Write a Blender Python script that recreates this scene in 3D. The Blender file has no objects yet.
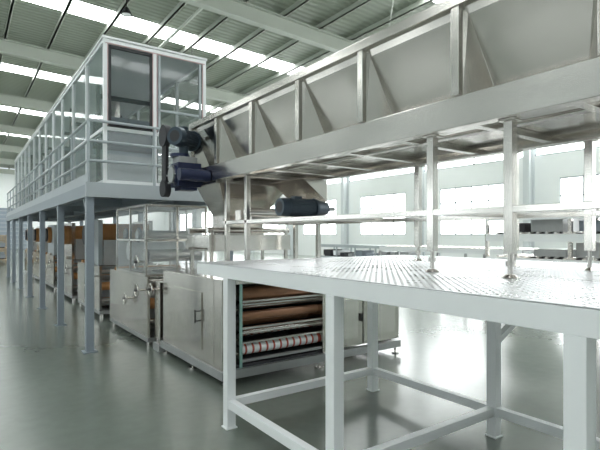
import bpy, math, random
from mathutils import Vector, Matrix
random.seed(3)

# ---------------------------------------------------------------- materials
def new_mat(name):
    m = bpy.data.materials.new(name); m.use_nodes = True
    nt = m.node_tree
    return m, nt, nt.nodes["Principled BSDF"]

def mat(name, col, rough=0.5, metal=0.0, var=0.06, scale=6.0, bump=0.0, stretch=(1,1,1), rvar=0.0, emis=None, coat=0):
    m, nt, p = new_mat(name)
    N, L = nt.nodes, nt.links
    tc = N.new("ShaderNodeTexCoord"); mp = N.new("ShaderNodeMapping")
    mp.inputs["Scale"].default_value = stretch
    L.new(tc.outputs["Object"], mp.inputs["Vector"])
    nz = N.new("ShaderNodeTexNoise"); nz.inputs["Scale"].default_value = scale; nz.inputs["Detail"].default_value = 4
    L.new(mp.outputs[0], nz.inputs["Vector"])
    cr = N.new("ShaderNodeValToRGB")
    cr.color_ramp.elements[0].position = 0.2; cr.color_ramp.elements[1].position = 0.8
    cr.color_ramp.elements[0].color = tuple(max(0, c*(1-var)) for c in col)+(1,)
    cr.color_ramp.elements[1].color = tuple(min(1, c*(1+var)) for c in col)+(1,)
    L.new(nz.outputs["Fac"], cr.inputs[0]); L.new(cr.outputs[0], p.inputs["Base Color"])
    p.inputs["Metallic"].default_value = metal
    p.inputs["Roughness"].default_value = rough
    if rvar:
        mr = N.new("ShaderNodeMapRange")
        mr.inputs["To Min"].default_value = max(0.02, rough-rvar); mr.inputs["To Max"].default_value = rough+rvar
        L.new(nz.outputs["Fac"], mr.inputs["Value"]); L.new(mr.outputs[0], p.inputs["Roughness"])
    if bump:
        nb = N.new("ShaderNodeTexNoise"); nb.inputs["Scale"].default_value = 1.6; nb.inputs["Detail"].default_value = 1
        L.new(tc.outputs["Object"], nb.inputs["Vector"])
        b = N.new("ShaderNodeBump"); b.inputs["Strength"].default_value = bump; b.inputs["Distance"].default_value = 0.03
        L.new(nb.outputs["Fac"], b.inputs["Height"]); L.new(b.outputs[0], p.inputs["Normal"])
    return m

def glass(name, col, alpha, rough=0.05):
    m, nt, p = new_mat(name)
    p.inputs["Base Color"].default_value = col+(1,)
    p.inputs["Roughness"].default_value = rough
    p.inputs["Specular IOR Level"].default_value = 0.8
    nz = nt.nodes.new("ShaderNodeTexNoise"); nz.inputs["Scale"].default_value = 2.5
    mr = nt.nodes.new("ShaderNodeMapRange"); mr.inputs["To Min"].default_value = alpha*0.8; mr.inputs["To Max"].default_value = alpha*1.2
    nt.links.new(nz.outputs["Fac"], mr.inputs["Value"]); nt.links.new(mr.outputs[0], p.inputs["Alpha"])
    return m

STEEL = mat("stainless_steel", (0.70,0.675,0.64), 0.21, 1.0, 0.05, 2.2, 0.10, (1,1,3), 0.05)
STEELP = mat("stainless_panel", (0.61,0.58,0.54), 0.18, 1.0, 0.07, 1.3, 0.32, (1,1,2.0), 0.05)
STEELD = mat("dull_steel", (0.40,0.41,0.41), 0.42, 0.7, 0.08, 7, 0, (1,1,1), 0.05)
PLATE = mat("diamond_plate_steel", (0.66,0.67,0.69), 0.36, 0.9, 0.04, 4, 0, (1,1,1), 0.04)
TREAD = mat("diamond_plate_tread", (0.84,0.84,0.86), 0.28, 0.9, 0.04, 4, 0, (1,1,1), 0.05)  # raised lozenges, paler than the plate
WHITE = mat("white_paint", (0.84,0.86,0.86), 0.35, 0, 0.02, 3, 0.0)
GREYP = mat("grey_blue_paint", (0.26,0.30,0.34), 0.45, 0, 0.04, 3)
GREYL = mat("light_grey_paint", (0.42,0.46,0.48), 0.45, 0, 0.04, 3)
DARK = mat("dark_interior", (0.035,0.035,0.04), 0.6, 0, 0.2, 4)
BLACK = mat("black_rubber", (0.02,0.02,0.022), 0.45, 0, 0.2, 8)
BLUE = mat("blue_gearbox_paint", (0.018,0.026,0.07), 0.3, 0.2, 0.15, 8)
MOTOR = mat("motor_slate_paint", (0.045,0.065,0.085), 0.32, 0.3, 0.15, 8)
COPPER = mat("brown_roller", (0.33,0.165,0.09), 0.3, 0.3, 0.25, 14, 0, (0.5,1,1))
ORANGE = mat("orange_roll", (0.42,0.20,0.07), 0.5, 0, 0.15, 5)
RED = mat("red_tape", (0.50,0.09,0.06), 0.5, 0, 0.1, 5)
PINK = mat("pink_edge_film", (0.55,0.38,0.38), 0.5, 0, 0.25, 8)
GREEN = mat("green_glass_edge", (0.30,0.50,0.45), 0.2, 0, 0.1, 5)
GLASS = glass("cabin_glass", (0.36,0.46,0.43), 0.27)
GLASSD = glass("glass_interior_dark", (0.05,0.07,0.07), 0.22)  # clear panes; the dark interior behind them is put into the tint
ACRYL = glass("acrylic_guard", (0.62,0.68,0.70), 0.24, 0.12)
WALL = mat("wall_paint", (0.88,0.90,0.89), 0.8, 0, 0.02, 1.0)
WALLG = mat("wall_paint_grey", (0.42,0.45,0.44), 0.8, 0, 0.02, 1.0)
COLM = mat("column_paint", (0.66,0.69,0.70), 0.5, 0, 0.02, 1.0)
BEAM = mat("roof_steel_paint", (0.52,0.55,0.49), 0.55, 0, 0.03, 2)
CARD = mat("cardboard", (0.42,0.32,0.2), 0.8, 0, 0.1, 4)

def emit(name, col, s):
    m, nt, p = new_mat(name)
    p.inputs["Base Color"].default_value = (0.7,0.72,0.72,1)
    p.inputs["Emission Color"].default_value = col+(1,)
    nz = nt.nodes.new("ShaderNodeTexNoise"); nz.inputs["Scale"].default_value = 0.8
    mr = nt.nodes.new("ShaderNodeMapRange"); mr.inputs["To Min"].default_value = s*0.85; mr.inputs["To Max"].default_value = s*1.15
    nt.links.new(nz.outputs["Fac"], mr.inputs["Value"]); nt.links.new(mr.outputs[0], p.inputs["Emission Strength"])
    return m
SKYL = emit("skylight_panel", (0.95,0.99,1.0), 9.5)
PANE = emit("window_pane_daylight", (0.97,1.0,1.0), 9.0)
CLER = emit("clerestory_panel", (0.97,1.0,1.0), 7.5)
PANE_FILL = emit("window_pane_fill_glow", (0.92,0.98,1.0), 3.2)  # weak glow for the unseen left windows, added as fill light

def floor_mat():
    m, nt, p = new_mat("epoxy_floor")
    N, L = nt.nodes, nt.links
    tc = N.new("ShaderNodeTexCoord")
    n1 = N.new("ShaderNodeTexNoise"); n1.inputs["Scale"].default_value = 0.5; n1.inputs["Detail"].default_value = 6
    n2 = N.new("ShaderNodeTexNoise"); n2.inputs["Scale"].default_value = 9; n2.inputs["Detail"].default_value = 8
    L.new(tc.outputs["Object"], n1.inputs["Vector"]); L.new(tc.outputs["Object"], n2.inputs["Vector"])
    mx = N.new("ShaderNodeMath"); mx.operation = 'ADD'
    ml = N.new("ShaderNodeMath"); ml.operation = 'MULTIPLY'; ml.inputs[1].default_value = 0.5
    L.new(n2.outputs["Fac"], ml.inputs[0]); L.new(n1.outputs["Fac"], mx.inputs[0]); L.new(ml.outputs[0], mx.inputs[1])
    cr = N.new("ShaderNodeValToRGB")
    cr.color_ramp.elements[0].position = 0.4; cr.color_ramp.elements[1].position = 1.1
    cr.color_ramp.elements[0].color = (0.138,0.160,0.136,1); cr.color_ramp.elements[1].color = (0.185,0.21,0.182,1)
    L.new(mx.outputs[0], cr.inputs[0]); L.new(cr.outputs[0], p.inputs["Base Color"])
    mr = N.new("ShaderNodeMapRange"); mr.inputs["To Min"].default_value = 0.14; mr.inputs["To Max"].default_value = 0.27
    L.new(n1.outputs["Fac"], mr.inputs["Value"]); L.new(mr.outputs[0], p.inputs["Roughness"])
    p.inputs["Specular IOR Level"].default_value = 0.85
    return m
FLOOR = floor_mat()

def roof_mat():
    m, nt, p = new_mat("corrugated_roof_sheet")
    N, L = nt.nodes, nt.links
    tc = N.new("ShaderNodeTexCoord")
    w = N.new("ShaderNodeTexWave"); w.bands_direction = 'Y'; w.inputs["Scale"].default_value = 1.3; w.inputs["Distortion"].default_value = 0
    L.new(tc.outputs["Object"], w.inputs["Vector"])
    cr = N.new("ShaderNodeValToRGB")
    cr.color_ramp.elements[0].color = (0.30,0.335,0.27,1); cr.color_ramp.elements[1].color = (0.38,0.415,0.345,1)
    L.new(w.outputs["Fac"], cr.inputs[0]); L.new(cr.outputs[0], p.inputs["Base Color"])
    b = N.new("ShaderNodeBump"); b.inputs["Strength"].default_value = 0.5; b.inputs["Distance"].default_value = 0.05
    L.new(w.outputs["Fac"], b.inputs["Height"]); L.new(b.outputs[0], p.inputs["Normal"])
    p.inputs["Roughness"].default_value = 0.5
    return m
ROOF = roof_mat()

# ---------------------------------------------------------------- builder
class MB:
    def __init__(s, name):
        s.name=name; s.v=[]; s.f=[]; s.m=[]; s.sm=[]; s.mats=[]
    def mi(s, m):
        if m not in s.mats: s.mats.append(m)
        return s.mats.index(m)
    def add(s, vs, fs, m, smooth=False):
        o=len(s.v); s.v += [tuple(v) for v in vs]; k=s.mi(m)
        for f in fs:
            s.f.append(tuple(i+o for i in f)); s.m.append(k); s.sm.append(smooth)
    def box(s, x0,x1,y0,y1,z0,z1,m):
        vs=[(x0,y0,z0),(x1,y0,z0),(x1,y1,z0),(x0,y1,z0),(x0,y0,z1),(x1,y0,z1),(x1,y1,z1),(x0,y1,z1)]
        s.add(vs,[(3,2,1,0),(4,5,6,7),(0,1,5,4),(1,2,6,5),(2,3,7,6),(3,0,4,7)],m)
    def beam(s, p0,p1,w,h,m):
        p0=Vector(p0);p1=Vector(p1);d=(p1-p0).normalized()
        up=Vector((0,0,1)) if abs(d.z)<0.95 else Vector((0,1,0))
        sd=d.cross(up).normalized(); u=sd.cross(d).normalized()
        vs=[]
        for p in (p0,p1):
            for a,b in ((-1,-1),(1,-1),(1,1),(-1,1)):
                vs.append(p+sd*a*w/2+u*b*h/2)
        s.add(vs,[(3,2,1,0),(4,5,6,7),(0,1,5,4),(1,2,6,5),(2,3,7,6),(3,0,4,7)],m)
    def cyl(s, p0,p1,r,m,n=20,r1=None):
        p0=Vector(p0);p1=Vector(p1);d=(p1-p0).normalized()
        up=Vector((0,0,1)) if abs(d.z)<0.95 else Vector((0,1,0))
        a=d.cross(up).normalized(); b=a.cross(d).normalized()
        if r1 is None: r1=r
        vs=[p0+(a*math.cos(2*math.pi*i/n)+b*math.sin(2*math.pi*i/n))*r for i in range(n)]
        vs+=[p1+(a*math.cos(2*math.pi*i/n)+b*math.sin(2*math.pi*i/n))*r1 for i in range(n)]
        s.add(vs,[(i,(i+1)%n,n+(i+1)%n,n+i) for i in range(n)],m,True)
        s.add(vs,[tuple(range(n))[::-1],tuple(range(n,2*n))],m)
    def gear(s, c, r, w, m, teeth=20):   # spur gear, axis along x
        cx,cy,cz=c; n=teeth*4; vs=[]
        for x in (cx,cx+w):
            for i in range(n):
                rr=r if (i%4) in (0,1) else r*.88
                t=2*math.pi*i/n; vs.append((x,cy+rr*math.cos(t),cz+rr*math.sin(t)))
        fs=[(i,(i+1)%n,n+(i+1)%n,n+i) for i in range(n)]+[tuple(range(n))[::-1],tuple(range(n,2*n))]
        s.add(vs,fs,m)
    def torus(s, c, axis, R, r, m, n=24, k=8):
        c=Vector(c); d=Vector(axis).normalized()
        up=Vector((0,0,1)) if abs(d.z)<0.95 else Vector((0,1,0))
        a=d.cross(up).normalized(); b=a.cross(d).normalized()
        vs=[]
        for i in range(n):
            t=2*math.pi*i/n; e=a*math.cos(t)+b*math.sin(t)
            for j in range(k):
                q=2*math.pi*j/k
                vs.append(c+e*(R+r*math.cos(q))+d*r*math.sin(q))
        fs=[(i*k+j,((i+1)%n)*k+j,((i+1)%n)*k+(j+1)%k,i*k+(j+1)%k) for i in range(n) for j in range(k)]
        s.add(vs,fs,m,True)
    def wheel(s, c, axis, R, m, hub=BLACK):
        s.torus(c,axis,R,R*0.12,m)
        c=Vector(c); d=Vector(axis).normalized()
        up=Vector((0,0,1)); a=d.cross(up).normalized(); b=a.cross(d).normalized()
        for i in range(3):
            t=2*math.pi*i/3+0.4; e=a*math.cos(t)+b*math.sin(t)
            s.beam(c,c+e*R,R*0.14,R*0.14,m)
        s.cyl(c-d*0.03,c+d*0.03,R*0.22,hub,12)
    def build(s, bevel=0.0, parent=None):
        me=bpy.data.meshes.new(s.name)
        me.from_pydata(s.v,[],s.f)
        for m in s.mats: me.materials.append(m)
        me.polygons.foreach_set("material_index", s.m)
        me.polygons.foreach_set("use_smooth", s.sm)
        me.update()
        ob=bpy.data.objects.new(s.name,me); bpy.context.scene.collection.objects.link(ob)
        if bevel:
            b=ob.modifiers.new("bevel","BEVEL"); b.width=bevel; b.segments=2; b.limit_method='ANGLE'
        if parent: ob.parent=parent
        return ob

# ---------------------------------------------------------------- room shell
XL,XR,YB,YF = -14.0, 22.0, -9.0, 62.0
def rz(x): return 9.2-0.035*x
b=MB("floor"); b.box(XL-.3,XR+.3,YB-.3,YF+.3,-0.2,0,FLOOR); b.build()
b=MB("ceiling")
sk=[9.0+8.05*i for i in range(-2,7)]; hw=0.55
edges=[YB-.3]+sum([[y-hw,y+hw] for y in sk],[])+[YF]
def slab(b,y0,y1,m,t=0.1,dz=0):
    za,zb=rz(XL-.3)+dz,rz(XR+.3)+dz
    vs=[(XL-.3,y0,za),(XR+.3,y0,zb),(XR+.3,y1,zb),(XL-.3,y1,za)]
    vs+=[(x,y,z+t) for x,y,z in vs]
    b.add(vs,[(3,2,1,0),(4,5,6,7),(0,1,5,4),(1,2,6,5),(2,3,7,6),(3,0,4,7)],m)
for i in range(0,len(edges)-1):
    slab(b,edges[i],edges[i+1], SKYL if i%2 else ROOF)
b.build()
b=MB("roof_purlins")
x=XL+0.8
while x<XR:
    z=rz(x)
    b.box(x-.03,x+.03,YB,YF,z-.18,z-.001,BEAM)
    b.box(x-.03,x+.06,YB,YF,z-.18,z-.165,BEAM)
    x+=1.45
b.build()
for k,y in enumerate([4.9+8.05*i for i in range(-1,8)]):
    b=MB("roof_rafter")
    for (w,z0,z1) in ((.26,-.72,-.69),(.02,-.69,-.25),(.26,-.25,-.22)):
        vs=[]
        for xx in (XL+.05,XR-.05):
            for (yy,zz) in ((y-w/2,z0),(y+w/2,z0),(y+w/2,z1),(y-w/2,z1)):
                vs.append((xx,yy,rz(xx)+zz))
        b.add(vs,[(3,2,1,0),(4,5,6,7),(0,1,5,4),(1,2,6,5),(2,3,7,6),(3,0,4,7)],BEAM)
    b.build()
b=MB("roof_bracing")
for i in range(7):
    y0=4.9+8.05*i+.2; y1=y0+7.65
    for x in (-8,-1,6,13,20):
        b.cyl((x,y0,rz(x)-.4),(x,y1,rz(x)-.4),.05,BEAM,8)
    if i%2==0:
        for x in (-8,6):
            b.cyl((x,y0,rz(x)-.45),(x+7,y1,rz(x+7)-.45),.02,BEAM,6)
            b.cyl((x+7,y0,rz(x+7)-.5),(x,y1,rz(x)-.5),.02,BEAM,6)
b.build()

win=[(6.7-6.6*2+6.6*i, 10.7-6.6*2+6.6*i) for i in range(10)]
n=0
def winwall(name,xa,xb,xp,xf0,xf1,pane,wm,cler):
    global n
    b=MB(name)
    b.box(xa,xb,YB,YF,0,1.6,wm)
    if cler:
        b.box(xa,xb,YB,YF,4.2,5.3,wm); b.box(xa,xb,YB,YF,7.4,rz(xa),wm)
        b.box(xa,xb,YB,YB+1,5.3,7.4,wm); b.box(xa,xb,YF-1,YF,5.3,7.4,wm)
    else: b.box(xa,xb,YB,YF,4.2,rz(xa),wm)
    prev=YB
    for (a,c) in win:
        b.box(xa,xb,prev,a,1.6,4.2,wm); prev=c
    b.box(xa,xb,prev,YF,1.6,4.2,wm)
    b.build()
    for (a,c) in win:
        z0,z1=1.6,4.2
        n+=1
        b=MB("window_%d"%n)
        b.box(xp-.01,xp+.01,a,c,z0,z1,pane)
        t=.06
        b.box(xf0,xf1,a,c,z0,z0+t,GREYL); b.box(xf0,xf1,a,c,z1-t,z1,GREYL)
        for i in range(5):
            yy=a+(c-a)*i/4; b.box(xf0,xf1,max(a,yy-.03),min(c,yy+.03),z0,z1,GREYL)
        for q in (.33,.68):
            zm=z0+(z1-z0)*q; b.box(xf0,xf1,a,c,zm-.03,zm+.03,GREYL)
        b.build()
    if cler:
        n+=1
        b=MB("window_%d"%n)
        b.box(xp-.01,xp+.01,YB+1,YF-1,5.3,7.4,CLER)
        y=YB+1
        while y<YF-1:
            b.box(xf0,xf1,y,y+.08,5.3,7.4,GREYL); y+=3.3
        b.box(xf0,xf1,YB+1,YF-1,5.3,5.36,GREYL); b.box(xf0,xf1,YB+1,YF-1,7.34,7.4,GREYL)
        b.build()
winwall("wall_right",XR,XR+.25,XR+.14,XR+.02,XR+.10,PANE,WALL,True)
winwall("wall_left",XL-.25,XL,XL-.14,XL-.10,XL-.02,PANE_FILL,WALLG,False)  # out of view; its glowing windows are added to light left-facing surfaces
for i in range(10):
    y=win[i][1]+1.3
    b=MB("steel_column")
    for (x0,x1,w) in ((XR-.5,XR-.48,.3),(XR-.48,XR-.03,.03),(XR-.03,XR-.005,.3)):
        b.box(x0,x1,y-w/2,y+w/2,0,rz(XR)-.75,COLM)
    b.box(XR-.55,XR-.005,y-.2,y+.2,0,.03,COLM)
    b.build()
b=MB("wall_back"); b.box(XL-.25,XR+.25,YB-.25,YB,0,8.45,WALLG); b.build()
b=MB("wall_far"); b.box(XL-.25,XR+.25,YF,YF+.25,0,8.9,WALL)
b.build()
b=MB("door_1"); b.box(1,6,YF-.08,YF-.01,0,4.6,GREYP)
for i in range(10): b.box(1,6,YF-.11,YF-.08,.2+i*.45,.26+i*.45,GREYL)
b.build()

def lamp(x,y,z):
    b=MB("high_bay_lamp")
    b.cyl((x,y,z+.18),(x,y,rz(x)-.05),.012,BLACK,8)
    b.cyl((x,y,z),(x,y,z+.2),.17,DARK,20,.06)
    b.cyl((x,y,z-.01),(x,y,z-.0),.13,WALL,20)
    b.build()
for (x,y) in ((4.0,14.6),(7.2,17.3)): lamp(x,y,8.2)

# ---------------------------------------------------------------- white work platform table
b=MB("work_platform_table")
TX0,TX1,TY0,TY1,TZ=1.77,4.55,-1.0,4.14,1.35
b.box(TX0,TX1,TY0,TY1,TZ-.006,TZ,PLATE)
w=.08
for x in (1.81,3.45,4.50):
    b.box(x-w/2,x+w/2,TY0+.002,TY1-.002,TZ-.107,TZ-.007,WHITE)
for y in (TY0+.05,.81,2.19,3.56,TY1-.045):
    b.box(1.81+w/2,4.5-w/2,y-w/2,y+w/2,TZ-.105,TZ-.008,WHITE)
for x in (1.81,3.45):
    for y in (-.56,.81,2.19,3.56):
        b.box(x-w/2+.001,x+w/2-.001,y-w/2,y+w/2,.01,TZ-.107,WHITE)
        b.box(x-.05,x+.05,y-.05,y+.05,0,.012,WHITE)
    b.box(x-.03,x+.03,-.56,3.56,.17,.24,WHITE)
for y in (-.56,.81,2.19,3.56):
    b.box(1.84,3.42,y-.031,y+.031,.171,.239,WHITE)
for y in (-.56,2.19):
    b.beam((3.48,y,.75),(4.45,y,TZ-.12),.05,.05,WHITE)
tb=b.build(.004)
d=MB("diamond_tread")
st=.034; r2=math.sqrt(.5)
R_=int(7/st)
for i in range(-R_,R_):
    for j in range(-R_,R_):
        cx=3.1+(i-j)*st*r2; cy=1.5+(i+j)*st*r2
        if not (TX0+.02<cx<TX1-.02 and TY0+.02<cy<TY1-.02): continue
        a=0 if (i+j)%2 else math.pi/2
        c,s_=math.cos(a),math.sin(a); l,ww,h=.015,.005,.0022
        pts=[(l,0),(0,ww),(-l,0),(0,-ww)]
        vs=[(cx+px*c-py*s_,cy+px*s_+py*c,TZ) for px,py in pts]
        vs+=[(cx+px*.5*c-py*.5*s_,cy+px*.5*s_+py*.5*c,TZ+h) for px,py in pts]
        d.add(vs,[(4,5,6,7),(0,1,5,4),(1,2,6,5),(2,3,7,6),(3,0,4,7)],TREAD)
d.build(parent=tb)

# ---------------------------------------------------------------- trough conveyor
b=MB("trough_conveyor")
CX0,CX1=2.5,3.65
CY0,CY1=-1.4,6.05
Z0,Z1,Z2=2.27,2.46,3.08
for x,sg in ((CX0,1),(CX1,-1)):
    xa,xb=sorted((x,x+sg*.012)); b.box(xa,xb,CY0,CY1,Z0,Z1,STEEL)
    xa,xb=sorted((x+sg*.012,x+sg*.09)); b.box(xa,xb,CY0,CY1,Z0,Z0+.01,STEEL); b.box(xa,xb,CY0,CY1,Z1-.01,Z1,STEEL)
    xa,xb=sorted((x-sg*.03,x+sg*.05)); b.box(xa,xb,CY0,CY1,Z2-.07,Z2,STEEL)
posts=[-.76,.12,1.0,1.84,2.70,3.54,4.40,5.25,6.02]
for y in posts:
    for x,sg in ((CX0,1),(CX1,-1)):
        xa,xb=sorted((x-sg*.02,x+sg*.03)); b.box(xa,xb,y-.03,y+.03,Z1+.001,Z2-.071,STEEL)
def panel(x,sg,y0,y1):
    o=[(x+sg*.02,y0,Z1),(x+sg*.02,y1,Z1),(x+sg*.02,y1,Z2-.05),(x+sg*.02,y0,Z2-.05)]
    i_=[(x+sg*.20,y0+.13,Z1+.06),(x+sg*.20,y1-.10,Z1+.06),(x+sg*.035,y1-.03,Z2-.12),(x+sg*.035,y0+.03,Z2-.12)]
    b.add(o+i_,[(0,1,5,4),(1,2,6,5),(2,3,7,6),(3,0,4,7),(4,5,6,7)],STEELP)
for k in range(len(posts)-1):
    panel(CX0,1,posts[k]+.03,posts[k+1]-.03); panel(CX1,-1,posts[k]+.03,posts[k+1]-.03)
b.box(CX0+.1,CX1-.1,CY0,CY1,Z0+.06,Z0+.07,STEELP)
for y in [CY0+.1+i*.62 for i in range(12)]:
    b.box(CX0+.012,CX1-.012,y-.03,y+.03,Z0+.012,Z0+.058,STEEL)
b.cyl(((CX0+.35),CY0,Z0+.03),((CX0+.35),CY1,Z0+.03),.02,STEEL,10)
b.box(CX0,CX1,CY1,CY1+.012,Z0,Z2,STEELP)
b.cyl(((CX0+CX1)/2,CY0,2.75),((CX0+CX1)/2,CY1+.3,2.75),.05,STEEL,16)
def leg(x,y,zb,sz=.055):
    b.box(x-sz/2,x+sz/2,y-sz/2,y+sz/2,zb+.14,Z0-.012,STEEL)
    b.cyl((x,y,zb+.02),(x,y,zb+.14),.014,STEEL,12)
    b.cyl((x,y,zb+.07),(x,y,zb+.10),.026,STEEL,6)
    b.cyl((x,y,zb+.004),(x,y,zb+.022),.05,STEEL,20,.025)
    b.box(x-sz*.9,x+sz*.9,y-sz*.9,y+sz*.9,Z0-.012,Z0-.0005,STEEL)
for y in (-.4,.98,1.54,2.10): leg(CX0+.09,y,TZ)
for y in (-.4,.98,1.54,2.10,3.08): leg(CX1-.06,y,TZ)
b.box(CX0+.065,CX0+.115,-.4,5.2,1.73,1.77,STEEL)
b.box(CX1-.085,CX1-.035,-.4,5.2,1.73,1.77,STEEL)
for y in (-.4,.98,2.10,3.4,4.36,5.0): b.box(CX0+.115,CX1-.085,y-.02,y+.02,1.731,1.769,STEEL)
for y in (4.66,5.15):
    leg(CX0+.09,y,1.125,.05); leg(CX1-.06,y,1.125,.05)
tr=b.build(.003)

b=MB("gear_motor")
def motor(b,c,axis,L,r,m,box=True):
    c=Vector(c); d=Vector(axis).normalized()
    b.cyl(c-d*L*.5,c+d*L*.28,r*.9,m,24)
    up=Vector((0,0,1)) if abs(d.z)<.9 else Vector((0,1,0))
    a=d.cross(up).normalized(); e=a.cross(d).normalized()
    for i in range(24):
        t=2*math.pi*i/24; q=a*math.cos(t)+e*math.sin(t)
        b.cyl(c-d*L*.45+q*r*.93,c+d*L*.25+q*r*.93,r*.06,m,6)
    b.cyl(c+d*L*.28,c+d*L*.5,r*1.04,m,24,r*.94)
    b.cyl(c+d*L*.5,c+d*L*.505,r*.6,BLACK,16)
    b.cyl(c-d*L*.56,c-d*L*.5,r*1.1,m,24)
    b.cyl(c-d*L*.75,c-d*L*.56,r*.25,STEELD,12)
    if box:
        jb=c+up*r*1.05
        b.beam(jb-d*L*.12,jb+d*L*.1,r*.7,r*.35,m)
motor(b,(2.83,4.05,1.885),(-1,0,0),.42,.095,MOTOR)
b.cyl((3.06,4.05,1.885),(3.22,4.05,1.885),.10,MOTOR,24,.07)
b.cyl((3.22,4.05,1.885),(3.34,4.05,1.885),.02,STEELD,12)
b.box(2.7,3.3,3.95,4.15,1.771,1.785,STEEL)
b.build(parent=tr)
b=MB("drive_gearbox")
gx,gy=2.30,5.75
b.box(gx-.14,gx+.16,gy-.13,gy+.13,2.20,2.50,BLUE)
b.cyl((gx-.17,gy,2.35),(gx+.2,gy,2.35),.13,BLUE,24)
b.cyl((gx-.19,gy,2.35),(gx-.17,gy,2.35),.10,STEELD,24)
for i in range(6):
    t=2*math.pi*i/6
    b.cyl((gx-.20,gy+.115*math.cos(t),2.35+.115*math.sin(t)),(gx-.17,gy+.115*math.cos(t),2.35+.115*math.sin(t)),.012,STEELD,6)
b.box(gx-.10,gx+.12,gy-.10,gy+.10,2.16,2.20,BLUE)
b.box(gx-.12,gx+.12,gy-.10,gy+.10,2.5,2.58,STEELD)
b.cyl((gx-.06,gy+.03,2.58),(gx-.06,gy+.03,2.62),.12,BLUE,20)
motor(b,(gx-.02,gy+.0,2.82),(-.8,-.5,.0),.36,.12,MOTOR)
b.cyl((gx-.02,gy,2.58),(gx-.02,gy,2.75),.06,MOTOR,16)
b.cyl((gx-.19,gy-.28,2.33),(gx+.19,gy-.28,2.33),.075,BLUE,20)
b.box(gx-.1,gx+.1,gy-.34,gy-.13,2.27,2.33,BLUE)
b.build(.004,parent=tr)
b=MB("drive_chain_guard")
b.box(2.12,2.16,5.95,6.1,2.15,2.95,BLACK)
b.cyl((2.10,6.02,2.88),(2.18,6.02,2.88),.14,DARK,24)
b.cyl((2.10,6.02,2.2),(2.18,6.02,2.2),.11,DARK,24)
b.box(2.16,2.49,5.98,6.06,2.3,2.38,STEELD)
b.build(parent=tr)

b=MB("discharge_chute")
def funnel(b,x0,x1,y0,y1,z1,X0,X1,Y0,Y1,z0,m,inw=.006):
    top=[(x0,y0,z1),(x1,y0,z1),(x1,y1,z1),(x0,y1,z1)]
    bot=[(X0,Y0,z0),(X1,Y0,z0),(X1,Y1,z0),(X0,Y1,z0)]
    b.add(bot+top,[(0,1,5,4),(1,2,6,5),(2,3,7,6),(3,0,4,7)],m)
funnel(b,2.55,3.6,5.3,6.0,2.255,2.75,3.3,5.5,5.9,1.85,STEELP)
funnel(b,2.75,3.3,5.5,5.9,1.85,2.75,3.3,5.5,5.9,1.6,STEELP)
b.box(2.5,3.62,5.27,6.03,2.235,2.26,STEEL)
b.box(2.45,3.65,5.36,5.40,1.40,1.60,STEEL); b.box(2.45,3.65,6.02,6.06,1.40,1.60,STEEL)
b.box(2.45,2.48,5.40,6.02,1.44,1.60,STEEL); b.box(3.62,3.65,5.40,6.02,1.44,1.60,STEEL)
b.box(2.48,3.62,5.40,6.02,1.40,1.42,STEELP)
for z,y in ((1.66,5.42),(1.66,6.0)): b.cyl((2.45,y,z),(3.65,y,z),.035,STEEL,16)
for x in (2.5,3.6):
    for y in (5.40,6.02): b.box(x-.02,x+.02,y-.02,y+.02,1.128,1.66,STEEL)
for (xa,xb) in ((3.25,3.6),):
    vs=[(xa,4.5,2.26),(xb,4.5,2.26),(xb,4.5,2.0),(xa,5.2,2.26),(xb,5.2,2.26),(xb,5.2,2.0)]
    b.add(vs,[(0,1,2),(5,4,3),(0,3,4,1),(1,4,5,2),(2,5,3,0)],STEELP)
b.box(2.7,3.5,4.75,5.15,1.775,1.90,STEELP)
b.cyl((2.6,4.72,1.86),(3.56,4.72,1.86),.05,STEEL,16)
b.build(.002,parent=tr)

# ---------------------------------------------------------------- roller machine
b=MB("roller_coating_machine")
MX0,MX1,MY0,MY1,MZ=2.21,4.85,4.52,6.3,1.12
b.box(MX0,MX0+.03,MY0+.2,MY1,.17,MZ,STEELP)
b.box(MX0,MX0+.03,MY0,MY0+.19,.17,MZ,STEELP)
b.box(MX0+.03,MX0+.10,MY0,MY0+.03,.17,MZ,STEELP)
b.box(MX0+.03,3.55,MY1-.03,MY1,.17,MZ,STEELP)
b.box(MX0,3.6,MY0,MY1,MZ,MZ+.006,STEEL)
b.box(3.55,3.6,MY0,MY1,.17,MZ,STEELP)
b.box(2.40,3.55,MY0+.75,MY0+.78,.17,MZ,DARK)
b.box(MX0+.10,3.55,MY0,MY0+.04,MZ-.05,MZ-.001,STEEL)
b.box(MX0+.22,MX0+.24,MY0+.02,MY0+.75,.17,MZ-.05,STEELP)
b.box(MX0+.215,MX0+.245,MY0,MY0+.02,.17,MZ-.05,GREEN)
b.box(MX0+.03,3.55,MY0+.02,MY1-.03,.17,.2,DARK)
# gear train in the end bay
for (y,z,r) in ((.14,.95,.085),(.12,.78,.07),(.14,.62,.085),(.12,.45,.07),(.12,.30,.07)):
    b.gear((MX0+.15,MY0+y,z),r,.025,STEELD); b.cyl((MX0+.10,MY0+y,z),(MX0+.23,MY0+y,z),.018,STEEL,10)
ra=MX0+.245; rb=3.55
for (y,z,r,m) in ((.16,.95,.075,COPPER),(.30,.80,.05,STEEL),(.14,.70,.05,COPPER),(.36,.62,.07,COPPER),(.2,.50,.04,STEEL),(.45,.95,.08,STEEL)):
    b.cyl((ra,MY0+y,z),(rb,MY0+y,z),r,m,24)
N_=12
for i in range(N_):
    xa=ra+(rb-ra)*i/N_; xb=ra+(rb-ra)*(i+.72)/N_; xc=ra+(rb-ra)*(i+1)/N_
    b.cyl((xa,MY0+.12,.34),(xb,MY0+.12,.34),.06,WHITE,20); b.cyl((xb,MY0+.12,.34),(xc,MY0+.12,.34),.0605,RED,20)
for z in (.42,.58,.87): b.box(ra,rb,MY0+.05,MY0+.09,z-.012,z+.012,STEEL)
b.box(ra,rb,MY0+.02,MY0+.06,.22,.25,STEELD)
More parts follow.
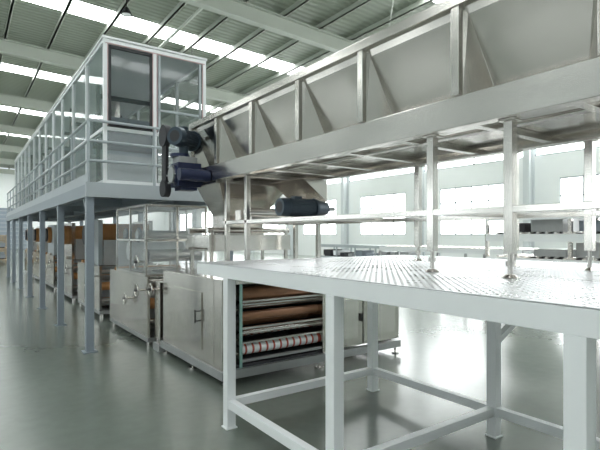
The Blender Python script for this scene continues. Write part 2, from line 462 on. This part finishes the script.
b.box(3.62,4.18,MY0-.02,MY1-.3,.2,.90,STEELP)
b.box(4.20,MX1,MY0-.02,MY1-.3,.2,.86,STEELP)
b.box(3.7,4.1,MY0-.03,MY0-.02,.3,.8,STEEL); b.box(4.28,4.77,MY0-.03,MY0-.02,.3,.78,STEEL)
b.box(4.14,4.16,MY0-.05,MY0-.02,.5,.6,BLACK)
b.box(MX0-.02,MX1+.02,MY0-.04,MY0+.04,.08,.17,STEELD)
b.box(MX0-.02,MX0+.06,MY0+.04,MY1,.08,.17,STEELD); b.box(MX1-.06,MX1+.02,MY0+.04,MY1,.08,.17,STEELD)
b.box(MX0-.02,MX1+.02,MY1,MY1+.06,.08,.17,STEELD)
for x in (MX0+.05,3.5,MX1-.05):
    for y in (MY0,5.4,MY1):
        b.cyl((x,y,.015),(x,y,.08),.015,STEEL,10); b.cyl((x,y,0),(x,y,.018),.05,STEEL,16)
b.box(MX0-.012,MX0,MY0+.5,MY0+1.4,.3,.95,STEELP)
b.cyl((MX0-.05,MY0+.58,.6),(MX0-.05,MY0+.58,.75),.01,BLACK,8)
for z in (.62,.73): b.cyl((MX0-.05,MY0+.58,z),(MX0-.0,MY0+.58,z),.008,BLACK,8)
b.build(.003)

def lam(b,y0,L,guard=True,roll=ORANGE):
    x0,x1=2.13,3.35; y1=y0+L
    b.box(x0,x1,y0,y1,.08,.14,STEELD)
    b.box(x0,x0+.04,y0,y1,.14,1.0,STEELP); b.box(x1-.04,x1,y0,y1,.14,1.0,STEELP)
    b.box(x0+.04,x1-.04,y0+.35,y1-.35,.2,.7,STEELD)
    b.box(x0,x0+.3,y0+L*.35,y0+L*.6,1.0,1.06,STEEL)
    for x in (x0+.06,x1-.06):
        for y in (y0+.1,y1-.1): b.cyl((x,y,0),(x,y,.08),.035,STEEL,12)
    for (dy,z,r,m) in ((.15,.9,.09,STEEL),(.2,.6,.08,roll),(L-.25,.95,.1,roll),(L*.5,.92,.12,STEEL),(.18,.32,.07,STEEL)):
        b.cyl((x0+.04,y0+dy,z),(x1-.04,y0+dy,z),r,m,20)
    b.wheel((x0-.08,y0+.25,.80),(1,0,0),.085,STEEL); b.cyl((x0-.08,y0+.25,.8),(x0,y0+.25,.8),.015,STEEL,8)
    b.wheel((x0-.08,y0+.85,.62),(1,0,0),.075,STEEL); b.cyl((x0-.08,y0+.85,.62),(x0,y0+.85,.62),.015,STEEL,8)
def guardbox(b,x0,x1,y0,y1,z0,z1):
    t=.03
    for x in (x0,x1):
        for y in (y0,(y0+y1)/2,y1): b.box(x-t/2,x+t/2,y-t/2,y+t/2,z0,z1,STEEL)
    for z in (z0,z1,(z0+z1)/2):
        for x in (x0,x1): b.box(x-t/2,x+t/2,y0,y1,z-t/2,z+t/2,STEEL)
        for y in (y0,y1): b.box(x0,x1,y-t/2,y+t/2,z-t/2,z+t/2,STEEL)
    xm=(x0+x1)/2
    for y in (y0,y1): b.box(xm-t/2,xm+t/2,y-t/2,y+t/2,z0,z1,STEEL)
    b.box(x0-.003,x0+.003,y0,y1,z0,z1,ACRYL); b.box(x1-.003,x1+.003,y0,y1,z0,z1,ACRYL)
    b.box(x0,x1,y0-.003,y0+.003,z0,z1,ACRYL); b.box(x0,x1,y0,y1,z1+.016,z1+.02,ACRYL)
b=MB("laminating_machine")
lam(b,6.72,2.1)
guardbox(b,2.10,3.0,6.68,8.2,1.03,2.02)
b.cyl((2.12,6.85,1.3),(2.98,6.85,1.3),.09,STEEL,20); b.cyl((2.12,7.2,1.6),(2.98,7.2,1.6),.07,STEEL,20)
b.cyl((2.12,7.6,1.35),(2.98,7.6,1.35),.14,WHITE,20)
for (y,z) in ((6.85,1.3),(7.2,1.6),(7.6,1.35),(7.9,1.6)):
    b.gear((2.14,y,z),.11,.03,BLACK)
b.wheel((2.0,6.8,1.22),(1,0,0),.09,STEEL); b.cyl((2.0,6.8,1.22),(2.12,6.8,1.22),.015,STEEL,8)
b.build(.002)
b=MB("web_feed_unit")
b.box(2.2,2.5,6.4,6.62,.1,.95,STEELP); b.box(3.1,3.3,6.4,6.62,.1,.95,STEELP)
b.cyl((2.5,6.5,.8),(3.1,6.5,.8),.07,COPPER,20); b.cyl((2.5,6.5,.5),(3.1,6.5,.5),.05,STEEL,20)
b.box(2.18,3.32,6.38,6.64,0,.1,STEELD)
b.wheel((2.1,6.5,.85),(1,0,0),.08,STEEL); b.cyl((2.1,6.5,.85),(2.2,6.5,.85),.015,STEEL,8)
b.build(.002)
for i,y in enumerate((9.6,12.4,15.2,18.0,20.8)):
    b=MB("laminating_machine")
    lam(b,y,2.1,roll=ORANGE)
    b.box(2.2,2.28,y+.4,y+1.6,1.0,1.9,STEELP if i%2 else GREYL); b.box(3.2,3.28,y+.4,y+1.6,1.0,1.9,STEELP)
    b.cyl((2.1,y+1.0,1.6),(3.3,y+1.0,1.6),.24,ORANGE,28); b.cyl((2.05,y+1.0,1.6),(2.1,y+1.0,1.6),.2,DARK,24)
    b.cyl((2.28,y+.55,1.25),(3.2,y+.55,1.25),.1,STEEL,20)
    b.box(2.28,3.2,y+.3,y+.36,1.0,1.5,STEELD)
    b.build()

# ---------------------------------------------------------------- mezzanine
mez=bpy.data.objects.new("mezzanine_glass_cabin",None); bpy.context.scene.collection.objects.link(mez)
b=MB("platform")
PX0,PX1,PY0,PY1=1.36,3.6,6.9,21.4
PZ=2.32
b.box(PX0,PX1,PY0,PY1,PZ-.03,PZ,GREYL)
for x in (PX0+.05,2.5,PX1-.05): b.box(x-.05,x+.05,PY0+.06,PY1,PZ-.2,PZ-.03,GREYP)
b.box(PX0,PX1,PY0-.02,PY0+.06,PZ-.2,PZ-.031,GREYL)
ys=[6.98+2.35*i for i in range(7)]
for y in ys:
    for x in (1.42,PX1-.06):
        b.box(x-.05,x+.05,y-.05,y+.05,.012,PZ-.2,GREYP); b.box(x-.09,x+.09,y-.09,y+.09,0,.012,GREYP)
    b.box(1.47,PX1-.11,y-.03,y+.04,PZ-.19,PZ-.04,GREYP)
    b.beam((1.42,y+.05,1.85),(1.42,y+.33,PZ-.2),.04,.04,GREYP)
b.build(parent=mez)
b=MB("railing")
RZ=3.17
for y in [6.96+1.175*i for i in range(13)]:
    b.cyl((1.40,y,PZ),(1.40,y,RZ),.02,GREYL,10)
for z in (RZ,PZ+.57,PZ+.3):
    b.cyl((1.40,6.93,z),(1.40,PY1,z),.02,GREYL,10)
    b.cyl((1.40,6.93,z),(3.15,6.93,z),.02,GREYL,10)
for x in (2.3,3.15): b.cyl((x,6.93,PZ),(x,6.93,RZ),.02,GREYL,10)
b.box(1.38,1.385,PY0,PY1,PZ,PZ+.12,GREYL)
b.build(parent=mez)

b=MB("cabin")
GX0,GX1,GY0,GY1,GZ=1.63,3.12,7.02,20.8,4.36
t=.05
MR=3.10
for x in (GX0,2.33,GX1): b.box(x-t/2,x+t/2,GY0-t/2,GY0+t/2,PZ,GZ,WHITE)
for z in (PZ+.03,MR,GZ-.03): b.box(GX0,GX1,GY0-t/2+.001,GY0+t/2-.001,z-t/2,z+t/2,WHITE)
for x in (GX0+.032,2.33-.032,2.33+.032,GX1-.032): b.box(x-.005,x+.005,GY0-t/2-.004,GY0-.01,MR+.04,GZ-.07,PINK)
b.box(GX0,GX1,GY0-t/2-.004,GY0-.01,GZ-.072,GZ-.06,PINK)
for (x0,x1) in ((GX0+.06,2.28),):
    for x in (x0,x1): b.box(x-.018,x+.018,GY0-.02,GY0+.02,MR+.04,GZ-.08,BLACK)
    for z in (MR+.06,GZ-.1): b.box(x0,x1,GY0-.02,GY0+.02,z-.018,z+.018,BLACK)
b.box(GX0,2.33,GY0-.003,GY0+.003,MR,GZ,GLASSD)
b.box(2.33,GX1,GY0-.003,GY0+.003,MR,GZ,GLASSD)
for x in (2.40,3.05): b.box(x-.015,x+.015,GY0-.02,GY0+.02,MR+.04,GZ-.08,GREYL)
b.box(2.38,3.07,GY0-.02,GY0+.02,3.45,3.48,GREYL)
b.box(GX0,GX1,GY0-.003,GY0+.003,PZ,MR,ACRYL)
y=GY0+1.148
while y<=GY1+.01:
    for x in (GX0,GX1):
        b.box(x-t/2-.001,x+t/2+.001,y-t/2,y+t/2,PZ,GZ,WHITE)
    y+=1.148
for x in (GX0,GX1):
    for z in (PZ+.03,MR,GZ-.03): b.box(x-t/2,x+t/2,GY0+.03,GY1,z-t/2,z+t/2,WHITE)
    b.box(x-.003,x+.003,GY0+.03,GY1,PZ,GZ,GLASS)
b.box(GX0-.04,GX1+.04,GY0-.04,GY1+.04,GZ,GZ+.03,WHITE)
b.box(GX0,GX1,GY1-.03,GY1+.03,PZ,GZ,GREYL)
b.build(parent=mez)
b=MB("dark_cabin_machinery")  # invented dark machinery boxes, added so the cabin interior reads dark
for y in (8.6,12.2,15.8):
    b.box(1.95,2.85,y,y+2.6,PZ,3.0,STEELD); b.box(1.85,2.95,y+.2,y+2.4,3.0,3.7,GREYP)
    b.box(1.84,2.96,y+.19,y+.2,3.1,3.6,DARK)
    b.cyl((2.4,y+1.2,3.7),(2.4,y+1.2,4.3),.16,STEEL,20)
    for x in (1.9,2.9):
        for yy in (y+.05,y+2.5): b.box(x-.03,x+.03,yy-.03,yy+.03,PZ,4.3,BLACK)
    for yy in (y+.05,y+2.5): b.box(1.9,2.9,yy-.03,yy+.03,3.95,4.02,BLACK)
b.build(parent=mez)

# ---------------------------------------------------------------- background equipment
def rack(name,x0,x1,y0,y1,h,levels,m=STEEL,stuff=True,brace=False):
    b=MB(name)
    n=max(2,int((y1-y0)/1.4)+1)
    for x in (x0,x1):
        for i in range(n):
            y=y0+(y1-y0)*i/(n-1); b.box(x-.03,x+.03,y-.03,y+.03,0,h-.03,m)
            if brace and i<n-1: b.beam((x,y+.03,levels[0]),(x,y+(y1-y0)/(n-1)-.03,.1),.025,.025,m)
    for z in levels:
        b.box(x0-.03,x1+.03,y0-.03,y1+.03,z-.03,z,m)
        b.box(x0-.05,x0-.03,y0,y1,z-.12,z+.02,WHITE if brace else m)
        if brace:
            y=y0+.1
            while y<y1-.1:
                b.cyl((x0,y,z+.03),(x1,y,z+.03),.03,STEEL,8); y+=.16
    if stuff:
        for z in levels[:-1]:
            y=y0+.2
            while y<y1-.5:
                L=random.uniform(.25,.6); hh=random.uniform(.12,.3)
                b.box(x0+.1,x1-.1,y,y+L,z+.06,z+.06+hh,random.choice([STEELD,GREYL,WHITE,DARK,GREYP]))
                b.box(x0+.14,x1-.14,y+.04,y+L-.04,z,z+.06,DARK)
                y+=L+random.uniform(.1,.5)
    b.build()
rack("packing_conveyor",8.6,9.6,2.4,5.6,2.0,[.6,1.15,1.6,2.0],STEEL,True,True)
rack("packing_conveyor",11.5,12.4,6.5,11.5,1.2,[.5,1.2],STEELD,True,True)
rack("packing_conveyor",15.5,16.5,13,20,1.1,[.5,1.1],GREYL)
rack("storage_rack",1.0,2.0,30,36,1.6,[.3,.9,1.6],CARD)
def crate(x,y,s,m):
    b=MB("pallet_of_cartons")
    for i in range(3): b.box(x,x+s,y+i*s*.4,y+i*s*.4+.12,0,.1,CARD)
    b.box(x,x+s,y,y+s,.1,.14,CARD)
    for i in range(2):
        for j in range(2):
            for k in range(2):
                b.box(x+i*s/2+.01,x+(i+1)*s/2-.01,y+j*s/2+.01,y+(j+1)*s/2-.01,.14+k*.45,.14+(k+1)*.45-.01,m)
    b.build()
crate(-.5,33,1.2,CARD); crate(-3,30,1.2,GREYL); crate(.2,40,1.3,ORANGE); crate(-2,44,1.3,WHITE)

# ---------------------------------------------------------------- light
w=bpy.data.worlds.new("World"); bpy.context.scene.world=w; w.use_nodes=True
bg=w.node_tree.nodes["Background"]; bg.inputs[0].default_value=(0.90,0.95,1,1); bg.inputs[1].default_value=1.0
try: bpy.context.scene.view_settings.view_transform='Standard'
except Exception as e: print(e)

# ---------------------------------------------------------------- camera
cam=bpy.data.cameras.new("Camera"); co=bpy.data.objects.new("Camera",cam)
bpy.context.scene.collection.objects.link(co); bpy.context.scene.camera=co
co.location=(0,0,1.6)
yaw=math.radians(35.4)
co.rotation_euler=(math.radians(90),0,-yaw)
cam.sensor_width=36; cam.sensor_fit='HORIZONTAL'; cam.lens=475/600*36
cam.shift_y=10/600
cam.clip_start=.05; cam.clip_end=300
